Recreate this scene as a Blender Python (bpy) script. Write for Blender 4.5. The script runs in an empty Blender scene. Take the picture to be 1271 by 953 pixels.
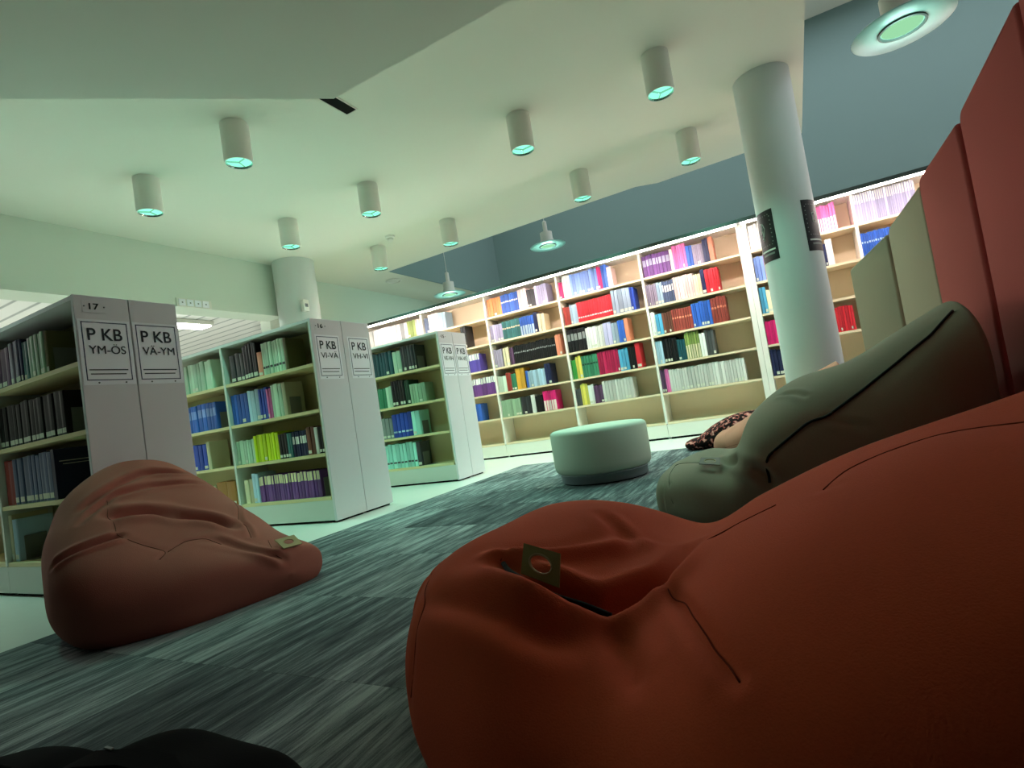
import bpy, bmesh, math, random
import numpy as np
from mathutils import Vector, Matrix

random.seed(7)
SC = bpy.context.scene
COL = SC.collection

# ------------------------------------------------------------------ camera
def make_camera():
    yaw, pit, rol = math.radians(-27.468), math.radians(2.848), math.radians(-8.959)
    f = Vector((math.sin(yaw) * math.cos(pit), math.cos(yaw) * math.cos(pit), math.sin(pit)))
    r = Vector((math.cos(yaw), -math.sin(yaw), 0))
    u = r.cross(f)
    r2 = math.cos(rol) * r + math.sin(rol) * u
    u2 = -math.sin(rol) * r + math.cos(rol) * u
    cd = bpy.data.cameras.new('camera')
    cd.sensor_width = 36
    cd.lens = 677.28 / 1271 * 36
    cd.clip_start = 0.02
    co = bpy.data.objects.new('camera', cd)
    M = Matrix((r2, u2, -f)).transposed().to_4x4()
    M.translation = Vector((0, 0, 0.56))
    co.matrix_world = M
    COL.objects.link(co)
    SC.camera = co
make_camera()

# ------------------------------------------------------------------ world, exposure
W = bpy.data.worlds.new('world'); SC.world = W; W.use_nodes = True
W.node_tree.nodes['Background'].inputs[0].default_value = (0.84, 0.88, 0.94, 1)
W.node_tree.nodes['Background'].inputs[1].default_value = 4.5
SC.view_settings.view_transform = 'Standard'
SC.view_settings.look = 'None'
SC.view_settings.gamma = 1.0
SC.view_settings.exposure = -0.30
SC.view_settings.use_curve_mapping = False

# light levels of the lamps the place has
SPOT_W = 66.0          # each ceiling downlight
SPOT_COL = (0.33, 1.0, 0.76)
LED_E = 135.0           # bookcase canopy strip
LED_COL = (1.0, 0.85, 0.78)
TUBE_E = 45.0          # fluorescent luminaires of the next room
PEND_W = 14.0
PEND_COL = (0.55, 1.0, 0.85)

# ------------------------------------------------------------------ materials
def srgb(*c):
    c = [x / 255 for x in c]
    return tuple(x / 12.92 if x <= .04045 else ((x + .055) / 1.055) ** 2.4 for x in c) + (1,)

def mat(name, col, rough=.6, spec=.35, noise=0, nscale=30, bump=0, bscale=200, metal=0, stretch=None):
    m = bpy.data.materials.new(name); m.use_nodes = True
    nt = m.node_tree; b = nt.nodes['Principled BSDF']
    b.inputs['Base Color'].default_value = col
    b.inputs['Roughness'].default_value = rough
    b.inputs['Specular IOR Level'].default_value = spec
    b.inputs['Metallic'].default_value = metal
    tc = nt.nodes.new('ShaderNodeTexCoord')
    src = tc.outputs['Object']
    if stretch:
        mp = nt.nodes.new('ShaderNodeMapping'); mp.inputs['Scale'].default_value = stretch
        nt.links.new(src, mp.inputs[0]); src = mp.outputs[0]
    if noise:
        n = nt.nodes.new('ShaderNodeTexNoise'); n.inputs['Scale'].default_value = nscale
        n.inputs['Detail'].default_value = 4
        nt.links.new(src, n.inputs['Vector'])
        mx = nt.nodes.new('ShaderNodeMix'); mx.data_type = 'RGBA'
        mx.inputs[6].default_value = tuple(c * (1 - noise) for c in col[:3]) + (1,)
        mx.inputs[7].default_value = tuple(min(1, c * (1 + noise)) for c in col[:3]) + (1,)
        nt.links.new(n.outputs['Fac'], mx.inputs[0]); nt.links.new(mx.outputs[2], b.inputs['Base Color'])
    if bump:
        n2 = nt.nodes.new('ShaderNodeTexNoise'); n2.inputs['Scale'].default_value = bscale
        nt.links.new(src, n2.inputs['Vector'])
        bp = nt.nodes.new('ShaderNodeBump'); bp.inputs['Strength'].default_value = bump; bp.inputs['Distance'].default_value = .002
        nt.links.new(n2.outputs['Fac'], bp.inputs['Height']); nt.links.new(bp.outputs[0], b.inputs['Normal'])
    return m

def emit(name, col, e):
    m = bpy.data.materials.new(name); m.use_nodes = True
    nt = m.node_tree; nt.nodes.clear()
    o = nt.nodes.new('ShaderNodeOutputMaterial'); em = nt.nodes.new('ShaderNodeEmission')
    em.inputs[0].default_value = tuple(col) + (1,); em.inputs[1].default_value = e
    nt.links.new(em.outputs[0], o.inputs[0])
    return m

M = dict(
    floor=mat('vinyl_floor', srgb(232, 234, 226), .32, .45, .03, 6),
    ceiling=mat('ceiling_paint', srgb(226, 226, 212), .9, .1, .01, 3),
    bulkhead=mat('bulkhead_paint', srgb(222, 222, 210), .9, .1, .01, 3),
    wall=mat('wall_paint', srgb(214, 222, 208), .85, .15, .01, 3),
    greywall=mat('atrium_paint', srgb(124, 148, 144), .85, .12, .02, 2),
    palewall=mat('unseen_bounce_paint', srgb(232, 228, 234), .85, .15, .01, 3),  # pale to throw light back; for the unseen right wall
    darkwall=mat('unseen_dimming_paint', srgb(70, 70, 68), .9, .1, .05, 4),  # dark to soak up light; for added walls and ceilings out of view
    column=mat('column_paint', srgb(206, 210, 206), .7, .2, .015, 4, .05, 60),
    laminate=mat('white_laminate', srgb(228, 224, 228), .5, .3, .01, 10),
    plinth=mat('plinth_laminate', srgb(214, 216, 208), .45, .35),
    birch=mat('birch_board', srgb(226, 208, 160), .5, .3, .08, 6, 0, 0, 0, (1, 14, 14)),
    back=mat('back_board', srgb(196, 186, 150), .7, .2, .04, 5),
    lbirch=mat('pale_birch', srgb(238, 216, 184), .5, .3, .05, 6, 0, 0, 0, (1, 14, 14)),
    lback=mat('wall_case_back', srgb(228, 210, 182), .7, .2, .04, 4),
    lupright=mat('wall_case_upright', srgb(240, 234, 226), .5, .3),
    dark=mat('shadow_gap', srgb(22, 24, 22), .9, .1),  # near-black stands in for shade in base gaps and the vent slot
    canopy=mat('canopy_metal', srgb(78, 86, 84), .5, .4, 0, 0, 0, 0, .3),
    paper=mat('paper', srgb(246, 246, 252), .35, .5),
    ink=mat('dark_ink', srgb(50, 52, 60), .6, .2),
    black_ink=mat('black_ink', srgb(14, 14, 16), .6, .2),
    navy_ink=mat('navy_ink', srgb(52, 58, 92), .6, .2),
    screw=mat('screw_metal', srgb(120, 122, 122), .4, .5, metal=.6),
    pages=mat('book_pages', srgb(222, 214, 190), .85, .1, .06, 60, 0, 0, 0, (40, 1, 1)),
    booklabel=mat('spine_label', srgb(214, 214, 200), .6, .2),
    lampwhite=mat('lamp_housing', srgb(228, 226, 216), .6, .25),
    chrome=mat('lamp_reflector', srgb(190, 205, 195), .18, .6, metal=.9),
    glass=None,
    steel=mat('bookend_steel', srgb(120, 124, 120), .5, .4, metal=.3),
    orange=mat('orange_fabric', srgb(188, 80, 48), .92, .12, .10, 260, .35, 420),
    brown=mat('rust_fabric', srgb(156, 92, 80), .92, .12, .10, 260, .35, 420),
    green=mat('sage_fabric', srgb(146, 140, 122), .92, .12, .10, 260, .35, 420),
    pink=mat('blush_fabric', srgb(190, 128, 108), .92, .12, .08, 200, .3, 300),
    seam_orange=mat('seam_dark_orange', srgb(110, 44, 27), .95, .05),
    seam_brown=mat('seam_dark_rust', srgb(98, 60, 48), .95, .05),
    seam_green=mat('seam_dark_sage', srgb(58, 62, 48), .95, .05),
    zipper=mat('black_zipper', srgb(10, 10, 10), .7, .2),
    leather=mat('olive_leather', srgb(132, 126, 62), .6, .3, .1, 40, .1, 200),
    leather_brown=mat('beige_leather', srgb(172, 152, 104), .6, .3, .1, 40, .1, 200),
    leather_green=mat('grey_leather', srgb(92, 92, 74), .6, .3, .1, 40, .1, 200),
    redfelt=mat('red_felt', srgb(184, 96, 92), .95, .08, .12, 300, .3, 500),
    greenfelt=mat('green_felt', srgb(170, 152, 132), .95, .08, .10, 300, .3, 500),
    pouf=mat('pouf_fabric', srgb(196, 206, 190), .85, .15, .03, 120, .15, 300),
    poufbase=mat('pouf_base', srgb(126, 134, 140), .5, .4),
    blackcloth=mat('black_nylon', srgb(6, 6, 7), .9, .04, .2, 80, .2, 300),
    blackposter=mat('poster_black', srgb(26, 27, 26), .5, .3),
    posterwhite=mat('poster_white', srgb(205, 210, 200), .6, .2),
    posterdot=mat('poster_grey', srgb(120, 125, 120), .6, .2),
    slatceil=None, leopard=None, carpet=None,
    led=emit('led_diffuser', LED_COL, LED_E),
    tube=emit('tube_diffuser', (1, 1, .97), TUBE_E),
    lampglow=emit('downlight_glow', (.30, 1.0, .72), 1.5),
    pendglow=emit('pendant_glow', (.45, 1.0, .55), .9),
)

def make_glass():
    m = bpy.data.materials.new('frosted_disc'); m.use_nodes = True
    b = m.node_tree.nodes['Principled BSDF']
    b.inputs['Base Color'].default_value = srgb(165, 200, 194)
    b.inputs['Roughness'].default_value = .35
    b.inputs['Transmission Weight'].default_value = .55
    return m
M['glass'] = make_glass()

def make_slats():
    m = mat('slatted_ceiling', srgb(240, 240, 236), .7, .2)
    nt = m.node_tree; b = nt.nodes['Principled BSDF']
    tc = nt.nodes.new('ShaderNodeTexCoord')
    w = nt.nodes.new('ShaderNodeTexWave'); w.bands_direction = 'Y'; w.inputs['Scale'].default_value = 1.6
    w.inputs['Distortion'].default_value = 0
    nt.links.new(tc.outputs['Object'], w.inputs['Vector'])
    r = nt.nodes.new('ShaderNodeValToRGB')
    r.color_ramp.elements[0].position = .02; r.color_ramp.elements[0].color = srgb(176, 180, 178)
    r.color_ramp.elements[1].position = .12; r.color_ramp.elements[1].color = srgb(242, 242, 238)
    nt.links.new(w.outputs['Fac'], r.inputs[0]); nt.links.new(r.outputs[0], b.inputs['Base Color'])
    return m
M['slatceil'] = make_slats()

def make_leopard():
    m = mat('leopard_fabric', srgb(190, 120, 110), .9, .1)
    nt = m.node_tree; b = nt.nodes['Principled BSDF']
    tc = nt.nodes.new('ShaderNodeTexCoord')
    n = nt.nodes.new('ShaderNodeTexNoise'); n.inputs['Scale'].default_value = 34; n.inputs['Detail'].default_value = 1.5
    nt.links.new(tc.outputs['Object'], n.inputs['Vector'])
    r = nt.nodes.new('ShaderNodeValToRGB'); r.color_ramp.interpolation = 'CONSTANT'
    r.color_ramp.elements[0].color = srgb(26, 14, 14); r.color_ramp.elements[1].position = .53
    r.color_ramp.elements[1].color = srgb(150, 74, 70)
    e = r.color_ramp.elements.new(.6); e.color = srgb(206, 140, 130)
    nt.links.new(n.outputs['Fac'], r.inputs[0]); nt.links.new(r.outputs[0], b.inputs['Base Color'])
    return m
M['leopard'] = make_leopard()

def make_carpet():
    m = bpy.data.materials.new('streaked_carpet'); m.use_nodes = True
    nt = m.node_tree; b = nt.nodes['Principled BSDF']
    b.inputs['Roughness'].default_value = .95; b.inputs['Specular IOR Level'].default_value = .08
    tc = nt.nodes.new('ShaderNodeTexCoord'); oi = nt.nodes.new('ShaderNodeObjectInfo')
    off = nt.nodes.new('ShaderNodeVectorMath'); off.operation = 'MULTIPLY_ADD'
    comb = nt.nodes.new('ShaderNodeCombineXYZ')
    nt.links.new(oi.outputs['Random'], comb.inputs[0]); nt.links.new(oi.outputs['Random'], comb.inputs[1])
    nt.links.new(comb.outputs[0], off.inputs[0]); off.inputs[1].default_value = (17.3, 31.7, 0)
    nt.links.new(tc.outputs['Object'], off.inputs[2])
    def nz(scale, stretch, detail, rough=.6):
        mp = nt.nodes.new('ShaderNodeMapping'); mp.inputs['Scale'].default_value = stretch
        nt.links.new(off.outputs[0], mp.inputs[0])
        n = nt.nodes.new('ShaderNodeTexNoise'); n.inputs['Scale'].default_value = scale
        n.inputs['Detail'].default_value = detail; n.inputs['Roughness'].default_value = rough
        nt.links.new(mp.outputs[0], n.inputs['Vector'])
        return n.outputs['Fac']
    a = nz(1.0, (150, 8.0, 1), 4, .7)           # fine streaks along the tile
    c = nz(1.0, (26, 2.4, 1), 2)           # broad streaks
    d = nz(700, (1, 1, 1), 1)              # pile
    def mth(op, x, y):
        n = nt.nodes.new('ShaderNodeMath'); n.operation = op
        for i, v in enumerate((x, y)):
            if isinstance(v, float): n.inputs[i].default_value = v
            else: nt.links.new(v, n.inputs[i])
        return n.outputs[0]
    s = mth('ADD', mth('MULTIPLY', a, .5), mth('MULTIPLY', c, .55))
    s = mth('ADD', s, mth('MULTIPLY', d, .12))
    s = mth('ADD', s, mth('MULTIPLY', mth('SUBTRACT', oi.outputs['Random'], .5), .16))
    r = nt.nodes.new('ShaderNodeValToRGB')
    r.color_ramp.elements[0].position = .42; r.color_ramp.elements[0].color = srgb(58, 62, 64)
    r.color_ramp.elements[1].position = .78; r.color_ramp.elements[1].color = srgb(170, 176, 175)
    e = r.color_ramp.elements.new(.58); e.color = srgb(96, 102, 104)
    nt.links.new(s, r.inputs[0]); nt.links.new(r.outputs[0], b.inputs['Base Color'])
    bp = nt.nodes.new('ShaderNodeBump'); bp.inputs['Strength'].default_value = .5; bp.inputs['Distance'].default_value = .004
    nt.links.new(mth('ADD', d, a), bp.inputs['Height']); nt.links.new(bp.outputs[0], b.inputs['Normal'])
    return m
M['carpet'] = make_carpet()

# ------------------------------------------------------------------ helpers
def obj(name, me, m=None, parent=None, loc=None):
    if isinstance(me, bmesh.types.BMesh):
        bm = me; me = bpy.data.meshes.new(name); bm.to_mesh(me); bm.free()
    if m is not None and not me.materials:
        me.materials.append(m)
    o = bpy.data.objects.new(name, me); COL.objects.link(o)
    if parent is not None: o.parent = parent
    if loc is not None: o.location = loc
    return o

def tag(o, label, cat, group=None):
    o['label'] = label; o['category'] = cat
    if group: o['group'] = group
    return o

def thing(name, label, cat, loc=(0, 0, 0), group=None, rz=0):
    o = bpy.data.objects.new(name, None); COL.objects.link(o)
    o.empty_display_size = .05
    o.location = loc; o.rotation_euler = (0, 0, rz)
    return tag(o, label, cat, group)

def struct(name, bm, m, label=None):
    o = obj(name, bm, m); o['kind'] = 'structure'
    if label: o['label'] = label
    return o

def box(x0, x1, y0, y1, z0, z1, bm=None, bevel=0):
    own = bmesh.new()
    vs = [own.verts.new((x, y, z)) for x in (x0, x1) for y in (y0, y1) for z in (z0, z1)]
    for f in ((0, 1, 3, 2), (4, 6, 7, 5), (0, 4, 5, 1), (2, 3, 7, 6), (0, 2, 6, 4), (1, 5, 7, 3)):
        own.faces.new([vs[i] for i in f])
    if bevel: bmesh.ops.bevel(own, geom=own.edges[:], offset=bevel, segments=2, affect='EDGES', profile=.5)
    bmesh.ops.recalc_face_normals(own, faces=own.faces[:])
    if bm is None: return own
    tmp = bpy.data.meshes.new('t'); own.to_mesh(tmp); own.free(); bm.from_mesh(tmp); bpy.data.meshes.remove(tmp)
    return bm

def prism(pts, z0, z1):
    bm = bmesh.new()
    a = [bm.verts.new((x, y, z0)) for x, y in pts]; b = [bm.verts.new((x, y, z1)) for x, y in pts]
    n = len(pts)
    bm.faces.new(a[::-1]); bm.faces.new(b)
    for i in range(n): bm.faces.new((a[i], a[(i + 1) % n], b[(i + 1) % n], b[i]))
    bmesh.ops.recalc_face_normals(bm, faces=bm.faces[:])
    return bm

def smooth(o, ang=40):
    me = o.data
    me.polygons.foreach_set('use_smooth', [True] * len(me.polygons))
    try: me.set_sharp_from_angle(angle=math.radians(ang))
    except Exception: pass
    return o

def lathe(prof, n=40, close=False):
    """prof: list of (r, z)"""
    bm = bmesh.new(); rings = []
    for r, z in prof:
        if r < 1e-6: rings.append([bm.verts.new((0, 0, z))])
        else: rings.append([bm.verts.new((r * math.cos(2 * math.pi * k / n), r * math.sin(2 * math.pi * k / n), z)) for k in range(n)])
    for A, B in zip(rings, rings[1:]):
        for k in range(n):
            k2 = (k + 1) % n
            if len(A) == 1 and len(B) == 1: continue
            if len(A) == 1: bm.faces.new((A[0], B[k], B[k2]))
            elif len(B) == 1: bm.faces.new((A[k], B[0], A[k2]))
            else: bm.faces.new((A[k], B[k], B[k2], A[k2]))
    bmesh.ops.recalc_face_normals(bm, faces=bm.faces[:])
    return bm

def tube(pts, r, n=8, bm=None):
    bm = bm or bmesh.new()
    P = [Vector(p) for p in pts]; prev = None; rings = []
    for i, p in enumerate(P):
        t = (P[min(i + 1, len(P) - 1)] - P[max(i - 1, 0)]).normalized()
        a = t.cross(Vector((0, 0, 1)))
        if a.length < 1e-3: a = t.cross(Vector((1, 0, 0)))
        a.normalize(); b = t.cross(a)
        rings.append([bm.verts.new(p + r * (math.cos(2 * math.pi * k / n) * a + math.sin(2 * math.pi * k / n) * b)) for k in range(n)])
    for A, B in zip(rings, rings[1:]):
        for k in range(n): bm.faces.new((A[k], A[(k + 1) % n], B[(k + 1) % n], B[k]))
    bm.faces.new(rings[0][::-1]); bm.faces.new(rings[-1])
    bmesh.ops.recalc_face_normals(bm, faces=bm.faces[:])
    return bm

def text_mesh(s, size, bold=0.0, extrude=.0006):
    cu = bpy.data.curves.new('t', 'FONT'); cu.body = s; cu.size = size; cu.offset = bold * size; cu.extrude = extrude
    o = bpy.data.objects.new('t', cu); COL.objects.link(o)
    bpy.context.view_layer.update()
    me = bpy.data.meshes.new_from_object(o.evaluated_get(bpy.context.evaluated_depsgraph_get()))
    bpy.data.objects.remove(o); bpy.data.curves.remove(cu)
    xs = [v.co.x for v in me.vertices]; 
    return me, min(xs), max(xs)

# ------------------------------------------------------------------ the setting
ZC = 2.80
struct('floor', box(-12, 4.6, -2.6, 9.6, -.05, 0), M['floor'])
struct('ceiling', prism([(-5.75, -2.6), (.41, -2.6), (.41, 6.10), (-1.02, 6.15), (-1.24, 6.05), (-4.87, 6.12), (-4.87, 9.6), (-5.75, 9.6)], ZC, ZC + .35), M['ceiling'])
b = struct('ceiling_bulkhead', prism([(-2.03, 2.30), (.41, 2.30), (.41, .2), (-4.303, .2)], 2.45, ZC), M['bulkhead'])
struct('ceiling_rear_dimmer', prism([(-4.303, .2), (.41, .2), (.41, -2.6), (-5.45, -2.6), (-5.45, -.86)], 2.45, ZC), M['darkwall'])  # added out of view, dark to keep bounced light off the foreground
struct('wall_left_beam', box(-5.77, -5.47, -2.6, 4.72, 2.165, ZC), M['wall'])
struct('wall_left', box(-5.90, -5.72, 4.72, 9.6, 0, ZC), M['wall'])
struct('wall_back', box(-5.9, 4.6, 9.5, 9.6, 0, 5.7), M['greywall'])
struct('wall_atrium_side', box(-5.0, -4.87, 6.12, 9.5, ZC + .35, 5.7), M['greywall'])
struct('trim_1', box(-4.868, -4.855, 6.13, 9.5, ZC + .001, 5.69), M['greywall'])
struct('wall_right_bounce', box(4.5, 4.6, 3.0, 9.5, 0, 5.7), M['palewall'])  # unseen; made pale to bounce light onto the bookcase ends
struct('wall_right_near_dimmer', box(4.5, 4.6, -2.6, 3.0, 0, 5.7), M['darkwall'])  # unseen; made dark to cut the light reaching the foreground
struct('ceiling_near_blocker', box(.41, 4.5, -2.6, 2.8, ZC, ZC + .35), M['darkwall'])  # added out of view to block light from behind right
struct('wall_rear_dimmer', box(-12, 4.6, -2.7, -2.6, 0, 5.8), M['darkwall'])  # unseen; dark so that little light bounces onto near faces
# atrium roof; L-shaped opening added, unseen, so sky light brightens the void
sk = box(-5.9, 2.6, -2.6, 6.9, 5.7, 5.9)
box(-5.9, 4.6, 8.7, 9.6, 5.7, 5.9, sk); box(-5.9, -4.4, 6.9, 9.1, 5.7, 5.9, sk); box(4.4, 4.6, -2.6, 9.1, 5.7, 5.9, sk); box(2.6, 4.4, -2.6, 2.0, 5.7, 5.9, sk)
struct('ceiling_atrium', sk, M['ceiling'])
struct('trim_2', box(-4.4, 4.4, 6.95, 7.17, 5.70, 5.85), M['lampwhite'])   # made-up rafter across the added roof opening
struct('wall_slab_edge', box(-4.87, .41, 6.0, 6.04, ZC + .35, 5.7), M['greywall'])
struct('wall_slab_side', box(.35, .40, -2.6, 6.0, ZC + .35, 5.7), M['greywall'])
# next room seen under the beam
struct('ceiling_next_room', box(-12, -5.77, -2.6, 9.5, 2.42, 2.5), M['slatceil'])
struct('wall_far_left', box(-12.1, -12, -2.6, 9.5, 0, 2.5), M['wall'])
struct('wall_next_room_end', box(-12, -5.9, 9.5, 9.6, 0, 2.5), M['wall'])

# ------------------------------------------------------------------ carpet of square tiles
carpet = thing('carpet', 'grey streaked tile carpet under the beanbags and pouf', 'carpet')
tile_bm = box(-.2495, .2495, -.2495, .2495, 0, .008)
tile_me = bpy.data.meshes.new('carpet_tile'); tile_bm.to_mesh(tile_me); tile_bm.free(); tile_me.materials.append(M['carpet'])
for i in range(9):
    for j in range(11):
        o = obj('carpet_tile', tile_me, None, carpet, (-2.58 + .25 + .5 * i, 4.914 - .25 - .5 * j, 0))

# ------------------------------------------------------------------ columns
def column(x, y, r, label):
    o = smooth(obj('column', lathe([(r, 0), (r, ZC)], 64), M['column'], None, (x, y, 0)))
    return tag(o, label, 'column')
column(.11, 4.69, .20, 'thick round white column carrying two black posters')
column(-5.25, 4.78, .245, 'round white column at the end of the beam behind the bookcases')

def poster(a0, a1, label, icon):
    p = thing('poster', label, 'poster', (.11, 4.69, 1.37))
    R0 = .2015
    def patch(nm, aa, ab, za, zb, r, m, n=14, par=p):
        bm = bmesh.new(); pr = None
        for k in range(n + 1):
            a = math.radians(aa + (ab - aa) * k / n)
            cur = [bm.verts.new((rr * math.cos(a), rr * math.sin(a), z)) for rr, z in ((r, za), (r, zb), (r - .001, zb), (r - .001, za))]
            if pr:
                for q in range(4): bm.faces.new((pr[q], cur[q], cur[(q + 1) % 4], pr[(q + 1) % 4]))
            else: bm.faces.new(cur)
            pr = cur
        bm.faces.new(pr[::-1]); bmesh.ops.recalc_face_normals(bm, faces=bm.faces[:])
        return smooth(obj(nm, bm, m, par), 30)
    patch('sheet', a0, a1, 0, .38, R0, M['blackposter'], 24)
    w = a1 - a0
    def at(f): return a0 + w * f
    dots = bmesh.new()
    for k in range(7):
        for f in (.12, .85):
            z = .14 + .19 * k / 6
            a = math.radians(at(f)); c = Vector((math.cos(a), math.sin(a), 0)) * (R0 + .001); t = Vector((-math.sin(a), math.cos(a), 0))
            vs = [dots.verts.new(c + t * dx + Vector((0, 0, z + dz))) for dx, dz in ((-.004, -.004), (.004, -.004), (.004, .004), (-.004, .004))]
            dots.faces.new(vs)
    for k in range(6):
        for z in (.345, .12):
            a = math.radians(at(.2 + .6 * k / 5)); c = Vector((math.cos(a), math.sin(a), 0)) * (R0 + .001); t = Vector((-math.sin(a), math.cos(a), 0))
            vs = [dots.verts.new(c + t * dx + Vector((0, 0, z + dz))) for dx, dz in ((-.004, -.003), (.004, -.003), (.004, .003), (-.004, .003))]
            dots.faces.new(vs)
    obj('dotted_border', dots, M['posterdot'], p)
    patch('text_line', at(.12), at(.90), .076, .088, R0 + .001, M['posterwhite'])
    patch('text_line', at(.22), at(.84), .046, .060, R0 + .001, M['posterdot'])
    for j, (f0, z0, f1, z1) in enumerate(icon):
        pts = []
        for k in range(5):
            a = math.radians(at(f0 + (f1 - f0) * k / 4)); z = z0 + (z1 - z0) * k / 4
            pts.append(((R0 + .001) * math.cos(a), (R0 + .001) * math.sin(a), z))
        obj('icon_stroke', tube(pts, .0022, 6), M['posterwhite'], p)
poster(-171, -116, 'black poster with a curled white symbol on the round column', [(.34, .30, .48, .29), (.48, .29, .56, .25), (.56, .25, .48, .20), (.48, .20, .36, .18), (.42, .29, .44, .16), (.30, .22, .40, .24)])
poster(-58.5, -4, 'black poster with a white square bracket symbol on the round column', [(.40, .28, .54, .285), (.40, .28, .42, .22), (.42, .22, .56, .215), (.54, .285, .56, .27), (.56, .215, .56, .23)])

# ------------------------------------------------------------------ bookcases
FZ = [1.105, .785, .478, .178]
def floor_case(num, y0, d, label):
    """double sided bookcase, near face at y0, each side d deep, end panels at x=-2.88"""
    t = thing('bookcase', label, 'bookcase', (-2.88, y0, 0), 'rows of white double-sided bookcases')
    H = 1.415; L = 2.0
    P = lambda nm, bm, m, par=t: obj(nm, bm, m, par)
    for k in (0, 1):
        ya, yb = (0, d - .002) if k == 0 else (d + .002, 2 * d)
        P('end_panel', box(-.022, 0, ya, yb, .014, H, None, .002), M['laminate'])
        P('gap_shade_foot', box(-.06, -.02, ya + .02, yb - .02, 0, .014), M['dark'])  # dark colour paints the shade of the gap below the panel
    P('top_board', box(-L, -.022, .004, 2 * d - .004, H - .022, H - .001), M['laminate'])
    P('centre_panel', box(-L, -.022, d - .006, d + .006, .02, H - .022), M['back'])
    for side in (0, 1):
        fy = (lambda v: v) if side == 0 else (lambda v: 2 * d - v)
        def bx(x0, x1, a, b_, z0, z1):
            a, b_ = sorted((fy(a), fy(b_))); return box(x0, x1, a, b_, z0, z1)
        for x in (-1.0, -2.0):
            P('upright', bx(x - .011, x + .011, .006, d - .006, .16, H - .022), M['plinth'])
        P('end_lining', bx(-.038, -.022, .01, d - .006, .178, H - .022), M['back'])
        for i, z in enumerate(FZ):
            for bay in (0, 1):
                xa, xb = (-.989, -.040) if bay == 0 else (-1.989, -1.011)
                P('shelf', bx(xa, xb, .010, d - .008, z - .022, z), M['birch'])
        for bay in (0, 1):
            xa, xb = (-.989, -.024) if bay == 0 else (-1.989, -.991)
            P('plinth', bx(xa, xb, .006, .022, .018, .155), M['plinth'])
            P('plinth_gap_shade', bx(xa + .02, xb - .02, .03, .05, 0, .155), M['dark'])  # strip coloured dark for the shaded gap under the plinth
    return t
floor_case(17, 1.31, .237, 'white double-sided bookcase numbered 17 behind the rust beanbag')
floor_case(16, 2.70, .288, 'white double-sided bookcase numbered 16 holding lime yellow books')
floor_case(15, 4.21, .237, 'white double-sided bookcase numbered 15 nearest the lit wall bookcase')

BZ = [1.775, 1.455, 1.13, .815, .50, .18]
def wall_case(xs, label, pil):
    y0 = 5.98; D = .30; H = 2.09
    t = thing('wall_bookcase', label, 'bookcase', (xs[0], y0, 0), 'long lit wall bookcase runs')
    x0 = xs[0]
    P = lambda nm, bm, m, par=t: obj(nm, bm, m, par)
    n = len(xs) - 1
    for k, x in enumerate(xs):
        w = .05 if x in pil else .012
        x -= x0
        lo, hi = (x - w, x + w)
        if k == 0 and xs[k] in pil: lo, hi = x, x + w
        if k == n and xs[k] in pil: lo, hi = x - w, x
        P('upright', box(lo, hi, 0, D - .02, .165, H - .03), M['lupright'])
    for k in range(n):
        a = xs[k] - x0 + (.052 if xs[k] in pil else .013); b_ = xs[k + 1] - x0 - (.052 if xs[k + 1] in pil else .013)
        for z in BZ: P('shelf', box(a, b_, .004, D - .02, z - .022, z), M['lbirch'])
        P('back_board', box(a, b_, D - .018, D, .16, H - .03), M['lback'])
        P('plinth', box(xs[k] - x0 + .002, xs[k + 1] - x0 - .002, .004, .02, .022, .156), M['lupright'])
        P('plinth_gap_shade', box(xs[k] - x0 + .02, xs[k + 1] - x0 - .02, .03, .06, 0, .15), M['dark'])  # shade of the gap below the plinth, painted as a dark strip
    Lx = xs[-1] - x0
    P('top_board', box(0, Lx, .0, D, H - .03, H), M['lupright'])
    ZL = 1.983; YL = -.36                      # light bar held out in front of the top shelf
    c = P('light_canopy', box(0, Lx, YL - .03, YL + .03, ZL, ZL + .036), M['canopy'])
    P('led_strip', box(.02, Lx - .02, YL - .021, YL + .001, ZL - .013, ZL - .001), M['led'], c)
    for k in range(n + 1):
        xx = min(max(xs[k] - x0, .03), Lx - .03)
        P('canopy_arm', tube([(xx, .02, H + .006), (xx, -.10, H + .004), (xx, YL, ZL + .034)], .006, 8), M['canopy'], c)
XL = [-5.33, -4.33, -3.33, -2.325, -1.324, -.27]
XR = [-.268, .69, 1.69, 2.69]
wall_case(XL, 'long pale bookcase lit from above behind the white pouf', (-.27,))
wall_case(XR, 'pale lit bookcase passing behind the round column', (-.268,))

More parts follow.
